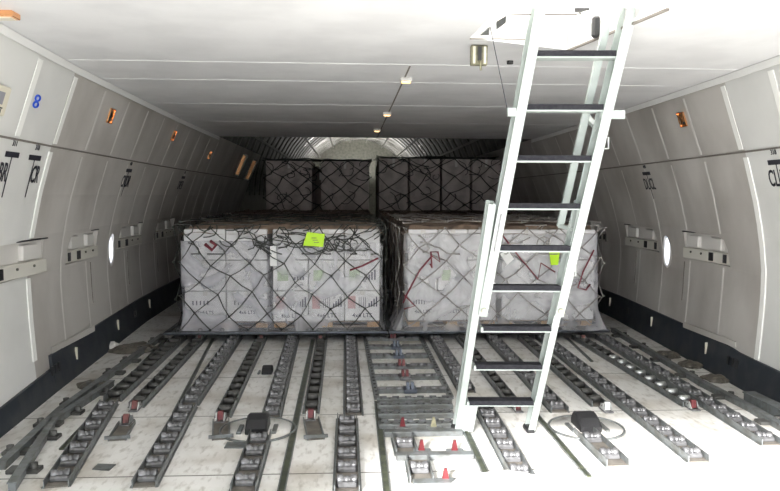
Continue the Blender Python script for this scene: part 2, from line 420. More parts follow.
# pocket fittings
names_ = {-1: ['nearest the open end', 'just ahead of the window', 'just behind the window', 'farthest back'], 1: ['just ahead of the window', 'just behind the window', 'farthest back']}
for sd_, nm in ((-1, 'left'), (1, 'right')):
    names = names_[sd_]
    for i, (a, b) in enumerate(PK[sd_]):
        t = thing('latch_pocket', 'recessed beige latch pocket in the %s wall, the one %s' % (nm, names[i]), 'wall pocket', (sd_*wx(1.04, (a+b)/2), (a+b)/2, .92), 0, 'latch pockets in the side walls')
        w_ = b-a
        m = MB(); m.box((sd_*.055, 0, .125), (.03, w_-.01, .24)); m.build('back_plate', M['strip'], t)
        m = MB(); m.box((sd_*.030, 0, .055), (.06, w_-.03, .10), bev=.006); m.build('lower_panel', M['pocket'], t)
        for k, f in enumerate((-.18, .28)):
            m = MB(); m.box((sd_*.028, f*w_, .17), (.04, w_*.2, .11), bev=.008); m.build('bin', M['strip'], t)
        for f_, a_ in ((-.12, .07), (-.38, .05)): MB().box((sd_*-.002, f_*w_, .057), (.012, a_, .072)).build('opening', M['black'], t)
        for f in (.08, .3): MB().tube([(sd_*.0, f*w_, .07), (sd_*-.010, f*w_, .07)], .010, 8).build('stud', M['frame'], t)
        m = MB(); m.tube([(sd_*-.004, -w_/2, .0), (sd_*-.004, -w_/2+.01, .14), (sd_*-.004, -w_/2+.07, .22), (sd_*-.004, -w_/2+.16, .255), (sd_*-.004, w_/2, .255)], .006, 5); m.build('seal', M['ink'], t)
# wall markings
def wallframe(sd_, y, z):
    x = sd_*(wx(z, y)-.005); dz = (wx(z+.05, y)-wx(z-.05, y))/.1; dy = (wx(z, y+.1)-wx(z, y-.1))/.2
    up = Vector((sd_*dz, 0, 1)).normalized(); al = Vector((sd_*dy, 1, 0)).normalized()
    if sd_ > 0: al = -al
    nrm = al.cross(up); 
    return Matrix((( al.x, up.x, nrm.x, x), (al.y, up.y, nrm.y, y), (al.z, up.z, nrm.z, z), (0,0,0,1)))
def marking(sd_, y, z, left, right, num, label, k=1.0):
    t = thing('position_marking', label, 'wall marking', (0,0,0), 0, 'loading position markings on the side walls'); t.matrix_world = wallframe(sd_, y, z)
    # text runs forward-to-aft on the left wall
    m = MB(); m.box((0, .12, 0), (.20, .035, .002)); m.box((0, -.02, 0), (.010, .27, .002)); m.build('bar', M['ink'], t)
    if left: link('lettering', textmesh(left, .17, M['ink'], sx=.62), t, (-.072, .0, 0))
    if right: link('lettering', textmesh(right, .17, M['ink'], sx=.62), t, (.075, -.0, 0))
    if num: link('number', textmesh(num, .05, M['ink']), t, (0, .19, 0))
Z0 = 1.63
marking(-1, wy(7, -1, Z0), Z0, 'BR', None, '311', 'black BR position marking on the left wall, nearest of all')
marking(-1, wy(30, -1, Z0), Z0, None, 'CR', '318', 'black CR position marking with a long vertical line on the left wall')
marking(-1, wy(125, -1, Z0), Z0, 'CR', 'DR', '400', 'black CR and DR marking on the left wall, upper row, midway back')
marking(-1, wy(180, -1, Z0), Z0, 'DR', 'ER', '480', 'black DR and ER marking on the left wall, farthest back')
marking(1, wy(650, 1, Z0), Z0, 'DL', 'CL', '400', 'black DL and CL marking on the right wall above the oval window')
marking(1, wy(780, 1, Z0), Z0, 'CL', 'BL', '318', 'black CL marking on the right wall at the edge of the photo')
# two blue lights, drawn as unlit blue rings
yb = wy(36, -1, 2.09); t = thing('blue_light_rings', 'small blue rings drawn for two blue lights on the upper left wall', 'wall marking'); t.matrix_world = wallframe(-1, yb, 2.09)
for q in (-.021, .021):
    m = MB(); m.tube([(.036*math.cos(a*PI/8), q+.018*math.sin(a*PI/8), 0) for a in range(17)], .0065, 5, cap=False); m.build('ring', M['blue'], t)
# copper lamps high on the walls
lm = [(-1, 110, 116, 'left', 'nearest of the copper ones'), (-1, 173, 135.5, 'left', 'second copper one from the front'), (-1, 209, 155, 'left', 'by the end of the ceiling'), (1, 683, 119.5, 'right', 'nearest, right of the ladder'), (1, 594, 122, 'right', 'seen between the ladder stiles')]
def lampat(sd_, px, py):
    best = None
    for i in range(200):
        z = 1.85+.55*i/200; y = wy(px, sd_, z); p = CR.transposed() @ (Vector((sd_*wx(z, y), y, z))-CAM); v = 245.5-FPX*p.y/-p.z
        if best is None or abs(v-py) < best[0]: best = (abs(v-py), y, z)
    return best[1], best[2]
for sd_, px, py, nm, wh in lm:
    y, z = lampat(sd_, px, py)
    t = thing('wall_lamp', 'small copper wall lamp high on the %s wall, %s' % (nm, wh), 'lamp', group='copper lamps on the upper walls'); t.matrix_world = wallframe(sd_, y, z)
    m = MB()
    for q in (-1, 1): m.box((q*.055, 0, .004), (.008, .12, .012)); m.box((0, q*.06, .004), (.118, .008, .012))
    m.build('frame', M['copper'], t)
    m = MB(); m.add([(-.052,-.056,.002), (.052,-.056,.002), (.052,.056,.002), (-.052,.056,.002), (0,0,.016)], [(0,1,4), (1,2,4), (2,3,4), (3,0,4), (3,2,1,0)]); m.build('reflector', M['copper'], t)
    m = MB(); m.add([(-.05,-.052,.004), (.012,-.002,.019), (-.05,.052,.004)], [(0,1,2)]); m.box((.02, -.03, .008), (.03, .02, .006)); m.build('painted_shade', M['dark'], t)  # dark triangle and block laid on the reflector as painted shade
# beige sign box at the left edge
yb = 4.02; t = thing('sign_box', 'beige sign box with dark panel and lettering high on the left wall', 'sign'); t.matrix_world = wallframe(-1, yb, 2.03)
MB().box((0, 0, .02), (.24, .17, .04), bev=.008).build('body', M['beige'], t)
MB().box((-.02, .015, .042), (.12, .07, .004)).build('screen', M['cloth'], t)
link('lettering', textmesh('EXIT', .05, M['ink']), t, (.01, -.055, .0415))
p = fl(4, 12, CZ); t = thing('ceiling_lamp', 'copper edged lamp on the ceiling at the top left corner', 'lamp', (p.x, p.y, CZ-.03))
MB().box((0, 0, .015), (.12, .09, .03), bev=.004).build('frame', M['copper'], t); MB().box((0, 0, -.002), (.09, .06, .006)).build('lens', M['beige'], t)

# ceiling fittings
for px, py, wh in ((406, 78, 'nearest'), (387, 112.5, 'middle'), (377, 129, 'farthest')):
    p = fl(px, py, CZ); t = thing('ceiling_lamp', 'small amber rectangular lamp in the ceiling seam, the %s of the row' % wh, 'lamp', (p.x, p.y, CZ-.03), 0, 'amber ceiling lamps')
    MB().box((0, 0, .015), (.09, .10, .03), bev=.006).build('housing', M['strip'], t)
    MB().box((0, 0, -.002), (.065, .07, .008)).build('lens', M['warm'], t)
p = fl(479.5, 44.5, CZ)
t = thing('release_handle', 'olive recessed release handle box in the ceiling left of the ladder', 'handle', (p.x, p.y, CZ-.12))
MB().box((0, .02, .058), (.10, .04, .116), bev=.004).build('plate', M['olive'], t)
for q_ in (-.032, .032): MB().box((q_, -.004, .058), (.014, .012, .10)).build('guide', M['beige'], t)
MB().box((0, -.008, .066), (.022, .02, .08)).build('lever', M['black'], t)
m = MB(); m.tube([(0, -.01, .03), (.004, -.02, -.01), (.006, -.02, -.035)], .006, 6); m.build('pull', M['olive'], t)
p = fl(510, 61, CZ); tag(MB().tube([(p.x, p.y, CZ), (p.x, p.y, CZ-.02)], .022, 10).build('hole_stub', M['black']), 'small round black stub standing for a hole in the ceiling beside the ladder', 'stop')  # black stub put in place of a dark hole
a = atY(490, 30, 3.75); b = atY(507, 108, 3.80)
a.z = CZ
tag(MB().tube([a, (a+b)/2, b], .0025, 4).build('pull_cord', M['ink']), 'thin dark cord hanging from the hatch edge to the ladder bracket', 'cord')
# things inside the hatch
q = lambda px, py, z: fl(px, py, z)
t = thing('hatch_door', 'white hatch door leaf folded up inside the ceiling opening', 'door', (0,0,0))
A, B, D_, E_ = q(545, 34, 2.62), q(590, 8, 2.62), q(600, 36, 2.62), q(566, 48, 2.62)
m = MB(); m.prism([(A.x, A.y), (B.x, B.y), (D_.x+.1, D_.y), (E_.x, E_.y)], 2, 2.62, 2.65); m.build('leaf', M['white'], t)
m = MB(); m.bar(q(545, 31, 2.6), q(586, 8, 2.6), .015, .015); m.build('hinge_rod', M['steel'], t)
m = MB(); m.bar(q(576, 10, 2.58), q(588, 7, 2.58), .03, .03); m.bar(q(580, 12, 2.58), q(580, 19, 2.58), .008, .008); m.build('latch', M['black'], t)
a = q(596, 28, 2.45); tag(MB().box((a.x, a.y, 2.455), (.048, .04, .12), bev=.012).build('door_stop', M['black']), 'upright black block inside the hatch between the ladder and its stay', 'block')
a = q(617, 16, 2.5); m = MB()
for k in range(5): m.tube([(a.x-.03+.016*k, a.y, 2.58), (a.x-.035+.018*k, a.y+.01, 2.50), (a.x-.03+.013*k, a.y, 2.43)], .012, 6)
tag(m.build('folded_cloth', M['cloth']), 'grey folded cloth hanging inside the hatch beside the right ladder stile', 'cloth')
m = MB()
for pts in (((480, 35), (489.5, 27), (489, 34.5)), ((496, 22), (506.5, 15.5), (506, 22), (496.5, 29))):
    m.prism([(fl(x, y, CZ).x, fl(x, y, CZ).y) for x, y in pts], 2, CZ-.004, CZ+.002)
struct(m.build('trim_20', M['rail']))
m = MB()
for (a, b) in (((509, 14), (531, 14.5)), ((545, 14.5), (577, 14.5)), ((470, 38.5), (527, 39.5)),):
    P, Q = fl(*a, CZ-.01), fl(*b, CZ-.01); m.bar(P, Q, .010, .006)
struct(m.build('trim_21', M['crease']))

# ------------------------------------------------------------ aft fuselage, beyond the upper deck
m = MB(); RC, ZC = 3.08, 1.5
def crown(u, v):
    a = PI*u*1.10-PI*.05; y = YC+(YE-YC)*v
    return (-RC*math.cos(a)*.995, y, ZC+RC*math.sin(a)*1.02)
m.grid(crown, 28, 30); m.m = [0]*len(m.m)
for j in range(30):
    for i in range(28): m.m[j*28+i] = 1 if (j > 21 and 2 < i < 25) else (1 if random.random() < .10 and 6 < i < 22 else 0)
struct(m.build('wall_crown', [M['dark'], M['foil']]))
m = MB()
for j in range(22):
    y = YC+.3+1.0*j; r = RC-.07
    pts = [(-r*math.cos(PI*k/20), y, ZC+r*1.02*math.sin(PI*k/20)) for k in range(21)]
    for a, b in zip(pts, pts[1:]): m.bar(a, b, .05, .09, up=(0,1,0))
for k in range(3, 18, 2):
    a = PI*k/20; x, z = -(RC-.1)*math.cos(a), ZC+(RC-.1)*1.02*math.sin(a); m.bar((x, YC+.05, z), (x, YE-.2, z), .03, .05)
struct(m.build('trim_22', M['frame']))
m = MB()
for sd_ in (-1, 1):
    m.grid(lambda u, v: (sd_*(2.9+.16*math.sin(v*1.6)), 16+24*u, v*1.7), 30, 4)
struct(m.build('wall_aft', M['frame']))
struct(MB().box((0, YE+.05, 2.2), (6.6, .1, 5)).build('wall_back', M['frame']))
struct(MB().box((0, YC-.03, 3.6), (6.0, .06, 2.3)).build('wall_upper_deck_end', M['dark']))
# copper strips put in as orange reflections among the dark frames
rb = random.Random(5)
for k, (px, py, Y, wh) in enumerate(((226, 160, 13.0, 'first'), (240, 165, 13.6, 'second'), (250, 170, 14.4, 'third'), (508, 164, 13.2, 'fourth'), (524, 167, 13.8, 'fifth'))):
    p = atY(px, py, Y); tt = thing('copper_streak', 'tilted copper strip as an orange reflection in the dark frames beyond the ceiling, %s from the left' % wh, 'lamp', p, 0, 'copper strips in the dark aft frames')
    m = MB(); m.bar((-.06, 0, -.18), (.09, 0, .18), .06, .02, up=(0,1,0)); m.build('reflector', M['copper'], tt)
    m = MB(); m.bar((-.09, .015, -.2), (.12, .015, .2), .1, .01, up=(0,1,0)); m.build('mount', M['frame'], tt)
def lamp(name, loc, e, size, col=(1, .97, .92), rot=(0,0,0)):
    ld = bpy.data.lights.new(name, 'AREA'); ld.energy = e; ld.size = size; ld.color = col
    o = bpy.data.objects.new(name, ld); C.objects.link(o); o.location = loc; o.rotation_euler = rot; return o
lamp('aft_hold_lamp', (0, 37.5, 2.2), 170, 1.2, rot=(PI, 0, 0))
lamp('hatch_fill_light', (cen.x, cen.y, CZ+.60), 9, .5)  # added fill that whitens the hatch shaft, no fitting belongs to it

# ------------------------------------------------------------ roller trays
def roller_mesh(wd, r, kind):
    m = MB(); h = wd/2
    if kind == 'caster':
        prof = [(-h, .5), (-h+.003, .92), (-h*.85, 1), (-h*.4, 1), (-h*.34, .7), (-h*.1, .7), (0, .9), (h*.1, .7), (h*.34, .7), (h*.4, 1), (h*.85, 1), (h-.003, .92), (h, .5)]
        N = 14; vs = []
        for x, k in prof:
            vs += [(x, r*k*math.cos(2*PI*i/N), r*k*math.sin(2*PI*i/N)) for i in range(N)]
        fs = [(j*N+i, j*N+(i+1) % N, (j+1)*N+(i+1) % N, (j+1)*N+i) for j in range(len(prof)-1) for i in range(N)] + [tuple(range(N)), tuple((len(prof)-1)*N+i for i in range(N))]
        m.add(vs, fs, 0, True)
        m.box((0, 0, -.014), (wd*.98, r*3.4, .03), bev=.008)
    else:
        m.tube([(-h, 0, 0), (h, 0, 0)], r, 10); m.box((0, 0, -.012), (wd, r*1.2, .02))
    return m.mesh('roller', M['steel' if kind == 'caster' else ('alu' if kind == 'bright' else 'darkroller')])
RM = {}
def tray(name, far, near, wd, kind, label, pitch=.185, bright=None, z=0.0, group='roller trays on the hold floor'):
    f, n_ = fl(*far), fl(*near); d = f-n_; Lr = d.length; rz = math.atan2(-d.x, d.y)
    t = thing(name, label, 'roller tray', (n_.x, n_.y, z), rz, group)
    for s_ in (-1, 1):
        m = MB(); x = s_*wd/2
        m.box((x, Lr/2, .022), (.006, Lr, .044)); m.box((x+s_*.006, Lr/2, .003), (.012, Lr, .004))
        m.build('side_rail', M['rail'], t)
    MB().box((0, Lr/2, .005), (wd-.007, Lr-.004, .006)).build('tray_bed', M['railb'], t)
    cnt = max(1, int(Lr/pitch)); st = Lr/cnt
    for i in range(cnt):
        kd = kind
        y = st*(i+.5)
        if bright and bright(fl(0, 0), i, cnt): kd = 'bright'  # bright rollers get a lighter metal that stands for sun glints
        key = (round(wd, 3), kd)
        if key not in RM: RM[key] = roller_mesh(wd-.018, .027 if kd == 'caster' else .026, kd)
        link('roller', RM[key], t, (0, y, .034 if kd == 'caster' else .034))
    return t
W1 = .118
tray('roller_tray', (181, 338.5), (112, 402), W1, 'dark', 'outermost roller tray on the left, its rear stretch beside the first short dark tray')
tray('roller_tray', (109, 405), (56, 488), W1, 'caster', 'outermost roller tray on the left, its front stretch down to the bottom edge')
tray('roller_tray', (202, 338.5), (136, 408), .095, 'dark', 'short dark roller tray second from the left, ending at red latches')
tray('roller_tray', (236, 338.5), (189.5, 406), W1, 'caster', 'third roller tray from the left, its rear stretch')
tray('roller_tray', (188, 408), (144, 488), W1, 'caster', 'third roller tray from the left, its front stretch to the bottom edge')
tray('roller_tray', (262, 338.5), (223, 418), .095, 'dark', 'dark roller tray ending at a red latch left of the black wedge')
tray('roller_tray', (293, 338.5), (271, 419), W1, 'caster', 'roller tray running up behind the left black wedge')
tray('roller_tray', (261, 436), (243, 493), .125, 'caster', 'short roller tray running from the left black wedge to the bottom edge')
tray('roller_tray', (322, 338.5), (311, 414), .095, 'dark', 'dark roller tray ending at a red latch, left of centre')
tray('roller_tray', (350.5, 338.5), (353.5, 416), W1, 'caster', 'roller tray directly left of the central cross rollers')
tray('roller_tray', (347, 419), (347, 494), .125, 'caster', 'roller tray at the bottom edge, just left of the picture centre')
tray('roller_tray', (434, 338.5), (467, 393), W1, 'caster', 'roller tray directly right of the central cross rollers')
tray('roller_tray', (480, 404), (523, 482), W1, 'caster', 'roller tray running forward from the left foot of the ladder')
tray('roller_tray', (460, 338.5), (515, 408), .08, 'dark', 'narrow dark roller tray passing under the ladder, ending at a small red latch')
tray('roller_tray', (491, 338.5), (560, 413), W1, 'caster', 'roller tray seen through the lowest ladder rungs')
tray('roller_tray', (522, 338.5), (599, 407), .095, 'dark', 'dark roller tray ending at a white latch above the right black wedge')
tray('roller_tray', (541, 338.5), (699, 463), W1, 'caster', 'long roller tray right of the right black wedge')
tray('roller_tray', (584, 434), (618, 467), .125, 'caster', 'short roller tray running forward from the right black wedge')
tray('roller_tray', (576, 338.5), (690, 407), .095, 'dark', 'roller tray with front rollers lightened as sun glints, ending at a red latch on the right', bright=lambda p, i, c: i < 8)
tray('roller_tray', (601, 338.5), (772, 446), W1, 'caster', 'outermost roller tray along the right wall side of the hold')

# seat-track slots in the floor
def slot(a, b, wd, label, cat='floor track', z=.004):
    A, B = fl(*a), fl(*b); t = thing('floor_track', label, cat, (A.x, A.y, 0), 0, 'dark slotted tracks in the floor'); v = B-A
    MB().bar((0, 0, z), (v.x, v.y, z), wd, z*2).build('slot', M['slot'], t)
    nrm = Vector((v.y, -v.x, 0)).normalized()*wd*.5
    m = MB()
    for s_ in (-1, 1): m.bar((s_*nrm.x, s_*nrm.y, z*1.4), (v.x+s_*nrm.x, v.y+s_*nrm.y, z*1.4), .006, z*2.8)
    m.build('edge', M['rail'], t)
slot((167, 338.5), (62, 450), .03, 'dark floor track beside the outermost left roller tray')
slot((213, 339), (174, 414), .022, 'dark floor track between the second and third roller trays from the left')
slot((313, 340), (281, 493), .036, 'dark floor track left of centre, reaching the bottom edge')
slot((377, 402), (387, 494), .036, 'dark floor track at the centre, left of the cross beams')
slot((465.5, 431), (494, 492), .036, 'dark floor track running forward from the left ladder foot')
slot((535, 414), (589, 478), .03, 'dark floor track right of the right ladder foot')
slot((567, 338.5), (592, 362), .022, 'dark floor track at the far right beside the long roller tray')

# ------------------------------------------------------------ latches
def latch(px, py, label, col='red', rz=0.0, s=.66, frame=True, base=M['steel']):
    p = fl(px, py); t = thing('pallet_latch', label, 'latch', (p.x, p.y, .004), rz, 'pallet latches on the floor')
    MB().box((0, 0, .008*s), (.10*s, .20*s, .016*s), bev=.003).build('base', base, t)
    for q in (-1, 1): MB().prism([(-.07*s, .016*s), (.07*s, .016*s), (.05*s, .07*s), (-.02*s, .085*s)], 0, q*.04*s-.003, q*.04*s+.003).build('bracket', M['alu'] if frame else M['rail'], t)
    m = MB(); m.prism([(-.05*s, .02*s), (.06*s, .02*s), (.045*s, .06*s), (.0, .10*s), (-.03*s, .10*s)], 0, -.027*s, .027*s); m.build('pawl', M[col], t)
    MB().tube([(-.05*s, .01*s, .05*s), (.05*s, .01*s, .05*s)], .008*s, 8).build('pin', M['steel'], t)
    return t
latch(135.5, 410, 'red latch in a pale bracket at the end of the second tray from the left', 'darkred')
latch(127, 424, 'dark red latch nearer the camera on the far left of the floor', 'darkred', frame=False)
latch(221, 421, 'red latch just left of the left black wedge', 'red')
latch(311, 419, 'red latch just right of the left black wedge', 'red')
latch(517.5, 411, 'small red latch behind the right ladder foot', 'red', s=.6)
latch(606, 411, 'white framed latch above the right black wedge', 'alu')
latch(692, 409, 'bright red latch at the front of the right side tray', 'red')
latch(200, 340.5, 'small dark red latch at the pallet edge, leftmost of those', 'darkred', s=.6)
latch(261.5, 341, 'small dark red latch at the pallet edge under the left load', 'darkred', s=.6)
latch(320.5, 341, 'small dark red latch at the pallet edge right of the left load middle', 'darkred', s=.6)
latch(583, 341, 'small dark latch at the pallet edge under the right load', 'darkred', s=.6)
# empty channel ends in front of the latches
for a, b, wh in (((127, 424), (117, 441), 'far left'), ((221, 422), (221, 440), 'left of the black wedge'), ((311, 420), (316, 440), 'left of the centre'),):
    A, B = fl(*a), fl(*b); v = B-A; t = thing('channel_end', 'short empty channel in front of a red latch, %s' % wh, 'channel', (A.x, A.y, 0), math.atan2(-v.x, v.y), 'empty channel ends')
    L_ = v.length
    m = MB()
    for s_ in (-1, 1): m.box((s_*.05, L_/2, .012), (.008, L_, .024))
    m.build('side', M['rail'], t); MB().box((0, L_/2, .004), (.1, L_, .006)).build('bed', M['railb'], t)
    MB().box((.0, L_-.01, .02), (.15, .012, .02)).build('end_stop', M['rail'], t)

# ------------------------------------------------------------ drive units: black wedges on round plates
def wedge(px, py, s, label, plate=True):
    p = fl(px, py); t = thing('drive_unit', label, 'drive unit', (p.x, p.y, 0), 0, 'black wedge drive units')
    if plate:
        N = 36; m = MB(); m.tube([(0, 0, .001), (0, 0, .006)], .235*s, N); m.v = [(x*1.0, y*1.0, z) for x, y, z in m.v]; m.build('round_plate', M['floor'], t)
        m = MB(); m.tube([(.238*s*math.cos(2*PI*k/N), .238*s*math.sin(2*PI*k/N), .005) for k in range(N+1)], .009, 5, cap=False); m.build('ring', M['rail'], t)
    m = MB(); k = s
    vs = []
    for x in (-.085, -.07, .07, .085):
        inn = abs(x) < .08
        pr = [(-.13, .0), (-.13, .05), (-.06, .10), (.02, .125), (.09, .11), (.13, .05), (.13, 0)]
        for (y, z) in pr: vs.append((x*k, (y*(1 if inn else .93))*k, (z*(1 if inn else .88))*k+.004))
    n_ = 7; fs = [tuple(range(n_)), tuple(21+i for i in range(n_))]
    for a in range(3):
        for i in range(n_): fs.append((a*7+i, a*7+(i+1) % n_, (a+1)*7+(i+1) % n_, (a+1)*7+i))
    m.add(vs, fs, 0, False); m.v = [(x*.8, y*.85, z*.8) for x, y, z in m.v]; m.build('wheel_cover', M['black'], t)
    for q in (-1, 1): MB().box((q*.11*k, -.02, .012), (.03*k, .16*k, .016), bev=.004).build('bracket', M['rail'], t)
wedge(258, 430, 1.0, 'black wedge shaped drive unit on a round plate, left of centre')
wedge(586, 428, 1.0, 'black wedge shaped drive unit on a round plate, right of the ladder')
wedge(267.5, 373, .62, 'small black wedge between two roller trays near the left load', plate=False)
# flat dark hatches let into the floor
def plate(pts, label, mt='rail'):
    P = [fl(*p) for p in pts]; o = MB().prism([(p.x, p.y) for p in P], 2, .0, .006).build('floor_plate', M[mt]); tag(o, label, 'floor plate', 'small plates on the floor'); return o
plate([(92, 470), (98, 464.5), (116, 465), (109, 471)], 'small dark grey square plate on the floor at the lower left')
plate([(224, 448.5), (227, 443), (250, 443), (248, 448.5)], 'grey rectangular plate in front of the left black wedge')

# ------------------------------------------------------------ the central cross rollers
rows = [(340.5, 366.5, 419, 'red', 393), (349, 368, 423, 'bluegrey', 396), (358, 369.5, 428, 'bluegrey', 398.5), (368.5, 371.5, 434, 'red', 401.5), (379.5, 374, 441, 'red', 405), (392.5, 377, 448, 'bluegrey', 410)]
ordn = ['farthest', 'second farthest', 'third farthest', 'third nearest', 'second nearest', 'nearest']
rmx = MB().tube([(-.035, 0, 0), (.035, 0, 0)], .018, 10).mesh('roller', M['steel'])
for i, (y, x0, x1, col, xl) in enumerate(rows):
    A, B = fl(x0, y), fl(x1, y); L_ = B.x-A.x
    t = thing('cross_roller_bar', 'crosswise roller bar at the floor centre, the %s one, with a %s latch' % (ordn[i], 'red' if col == 'red' else 'blue-grey'), 'roller bar', ((A.x+B.x)/2, A.y, 0), 0, 'crosswise roller bars at the centre')
    for s_ in (-1, 1): MB().box((0, s_*.032, .014), (L_, .006, .028)).build('side_rail', M['rail'], t)
    MB().box((0, 0, .006), (L_, .060, .006)).build('tray_bed', M['railb'], t)
    k = 8
    for j in range(k):
        fx = -L_/2+L_*(j+.5)/k
        if abs(fx+(A.x+B.x)/2-fl(xl, y).x) < .06: continue
        link('roller', rmx, t, (fx, 0, .028))
    lx = fl(xl, y).x-(A.x+B.x)/2
    for q in (-1, 1): MB().prism([(-.05, .03), (.05, .03), (.035, .075), (-.03, .085)], 0, lx+q*.017-.011, lx+q*.017+.011).build('latch', M[col], t)
    MB().box((lx, 0, .02), (.10, .13, .03), bev=.004).build('latch_base', M['steel'] if col == 'red' else M['bluegrey'], t)
hole1 = MB().tube([(0, 0, 0), (0, 0, .004)], .011, 8).mesh('hole', M['black']); hole2 = MB().tube([(0, 0, 0), (0, 0, .003)], .009, 8).mesh('hole', M['black'])
for a, b, wh in (((365, 338.5), (377, 400), 'left'), ((421, 338.5), (451, 399), 'right')):
    A, B = fl(*a), fl(*b); v = B-A; t = thing('perforated_track', 'dark perforated track along the %s ends of the cross roller bars' % wh, 'floor track', (A.x, A.y, 0))
    m = MB(); m.bar((0, 0, .012), (v.x, v.y, .012), .04, .024); m.build('track', M['rail'], t)
    for k in range(22): q = (k+.5)/22; link('hole', hole1, t, (v.x*q, v.y*q, .0235))
bz = [(403, 377, 452, .05, 'farthest'), (409, 377.5, 453, .07, 'second'), (417.5, 378, 454, .085, 'third'), (428, 378.5, 455, .09, 'fourth')]
for y, x0, x1, wd, wh in bz:
    A, B = fl(x0, y), fl(x1, y); t = thing('cross_beam', 'grey perforated cross beam behind the ladder foot, %s counted from the load' % wh, 'beam', ((A.x+B.x)/2, A.y, 0), 0, 'perforated cross beams at the centre')
    L_ = B.x-A.x; MB().box((0, 0, .018), (L_, wd, .036), bev=.004).build('beam', M['rail'], t)
    for k in range(9): link('hole', hole2, t, (-L_/2+L_*(k+.5)/9, -wd*.1, .035))
    rib = MB().box((0, 0, .04), (L_/11, .014, .012)).mesh('rib', M['steel'])
    for k in range(6): link('rib', rib, t, (-L_/2+L_*(k+.5)/6, wd*.3, 0))
for y, x0, x1, wh in ((435.5, 384, 463, 'with two red latches behind it'), (459, 396, 474, 'in the middle of the staggered pair'), (487, 413, 456, 'at the bottom edge')):
    A, B = fl(x0, y), fl(x1, y); tag(MB().box(((A.x+B.x)/2, A.y, .016), (B.x-A.x, .07, .032), bev=.004).build('grey_crossbar', M['rail']), 'plain light grey crossbar on the floor centre, %s' % wh, 'bar', 'plain grey crossbars')
tray('roller_tray', (402, 438), (407, 456), .12, 'caster', 'stub of roller tray between two light grey crossbars', pitch=.17)
tray('roller_tray', (417, 461), (422, 484), .12, 'caster', 'stub of roller tray at the bottom, right of centre', pitch=.17)
def flag(px, py, label, col='red'):
    p = fl(px, py); t = thing('lock_lever', label, 'lever', (p.x, p.y, .004), 0, 'upright red levers')
    MB().box((0, 0, .010), (.10, .06, .02), bev=.003).build('foot', M['rail'], t)
    m = MB(); m.prism([(-.022, .02), (.016, .02), (.005, .08), (-.010, .08)], 1, -.008, .008); m.build('lever', M[col], t)
for px, py, l_, c_ in ((403, 430, 'upright red lever behind the farthest light grey crossbar', 'red'), (434, 430, 'upright brown lever beside the left ladder foot', 'olive'), (422, 454, 'red lever right of the tray stub', 'red'), (455, 454, 'red lever at the right end of the white floor strip', 'red'), (446, 484, 'red lever nearest the bottom edge of the photo', 'red')): flag(px, py, l_, c_)
# white step plate at the bottom edge
P = [fl(x, y) for x, y in ((452, 492), (462, 484), (508, 479), (556, 488), (560, 500), (450, 500))]
tag(MB().prism([(p.x, p.y) for p in P], 2, 0, .05).build('threshold_plate', M['white']), 'white raised plate at the bottom edge right of centre', 'plate')

# ------------------------------------------------------------ side guide rails
def guide(pts, label, wd=.036, h=.045, feet=6, side=1):
    P = [fl(*p) for p in pts]; t = thing('side_guide_rail', label, 'guide rail', (P[0].x, P[0].y, 0)); o = P[0]
    Q = [p-o for p in P]
    m = MB()
    for a, b in zip(Q, Q[1:]):
        m.bar((a.x, a.y, h*.5), (b.x, b.y, h*.5), wd, h); m.bar((a.x, a.y, h), (b.x, b.y, h), wd*1.35, .008)
    m.build('rail', M['rail'], t)
    for a, b in zip(Q, Q[1:]):
        L_ = (b-a).length; n_ = max(1, int(L_/.42))
        for k in range(n_):
            c_ = a+(b-a)*((k+.5)/n_)
            m = MB(); m.box((c_.x, c_.y, .012), (.17, .08, .024), bev=.004); m.tube([(c_.x+side*.05, c_.y, .0), (c_.x+side*.05, c_.y, .05)], .022, 8); m.build('foot', M['darkroller'], t)
    return t
guide([(163, 338), (61, 414), (2, 470)], 'long grey side guide rail along the left wall', side=-1)
guide([(112, 386), (54, 425), (12, 492)], 'second grey side guide rail at the lower left, splitting off the first', .035, .045, side=1)
guide([(612, 332), (649, 354), (701, 386), (751, 412), (790, 436)], 'long grey side guide rail along the right wall', side=1)
guide([(748, 404), (800, 430)], 'blue-grey guide rail end at the right edge of the photo', .07, .09, side=1)
# lumps of loose stuff by the walls
def lump(px, py, w_, d_, h_, label, mt='debris', rz=0.0, seed=0):
    p = fl(px, py); m = MB(); r = random.Random(seed)
    def fn(u, v):
        a = 2*PI*u; q = math.sin(PI*v/2) if v < 1 else 1
        k = 1+.35*noise.noise(Vector((math.cos(a)*1.7+seed, math.sin(a)*1.7, v*2.3)))
        return (math.cos(a)*w_/2*q*k, math.sin(a)*d_/2*q*k, h_*math.cos(PI*v/2)*(1+.5*noise.noise(Vector((math.cos(a)*2*q, math.sin(a)*2*q, seed+3)))))
    m.grid(fn, 22, 8, sm=False); o = m.build('crumpled_wrapping', M[mt]); o.location = (p.x, p.y, .0); o.rotation_euler = (0,0,rz)
    return tag(o, label, 'wrapping', 'crumpled wrapping beside the walls')
lump(134, 350, .45, .35, .06, 'crumpled dark wrapping by the left wall, largest heap', seed=1)
lump(112, 349, .18, .14, .07, 'pale crumpled scrap against the left dark wall base', 'strip', seed=2)
lump(92, 386, .24, .2, .04, 'dark scrap beside the left guide rail, nearest the camera', seed=3)
for px, py, wh in ((668, 356, 'farthest'), (691, 366, 'middle one'), (716, 380, 'nearest')): lump(px, py, .20, .24, .045, 'brownish lump beside the right guide rail, %s of three' % wh, 'debris', seed=px)

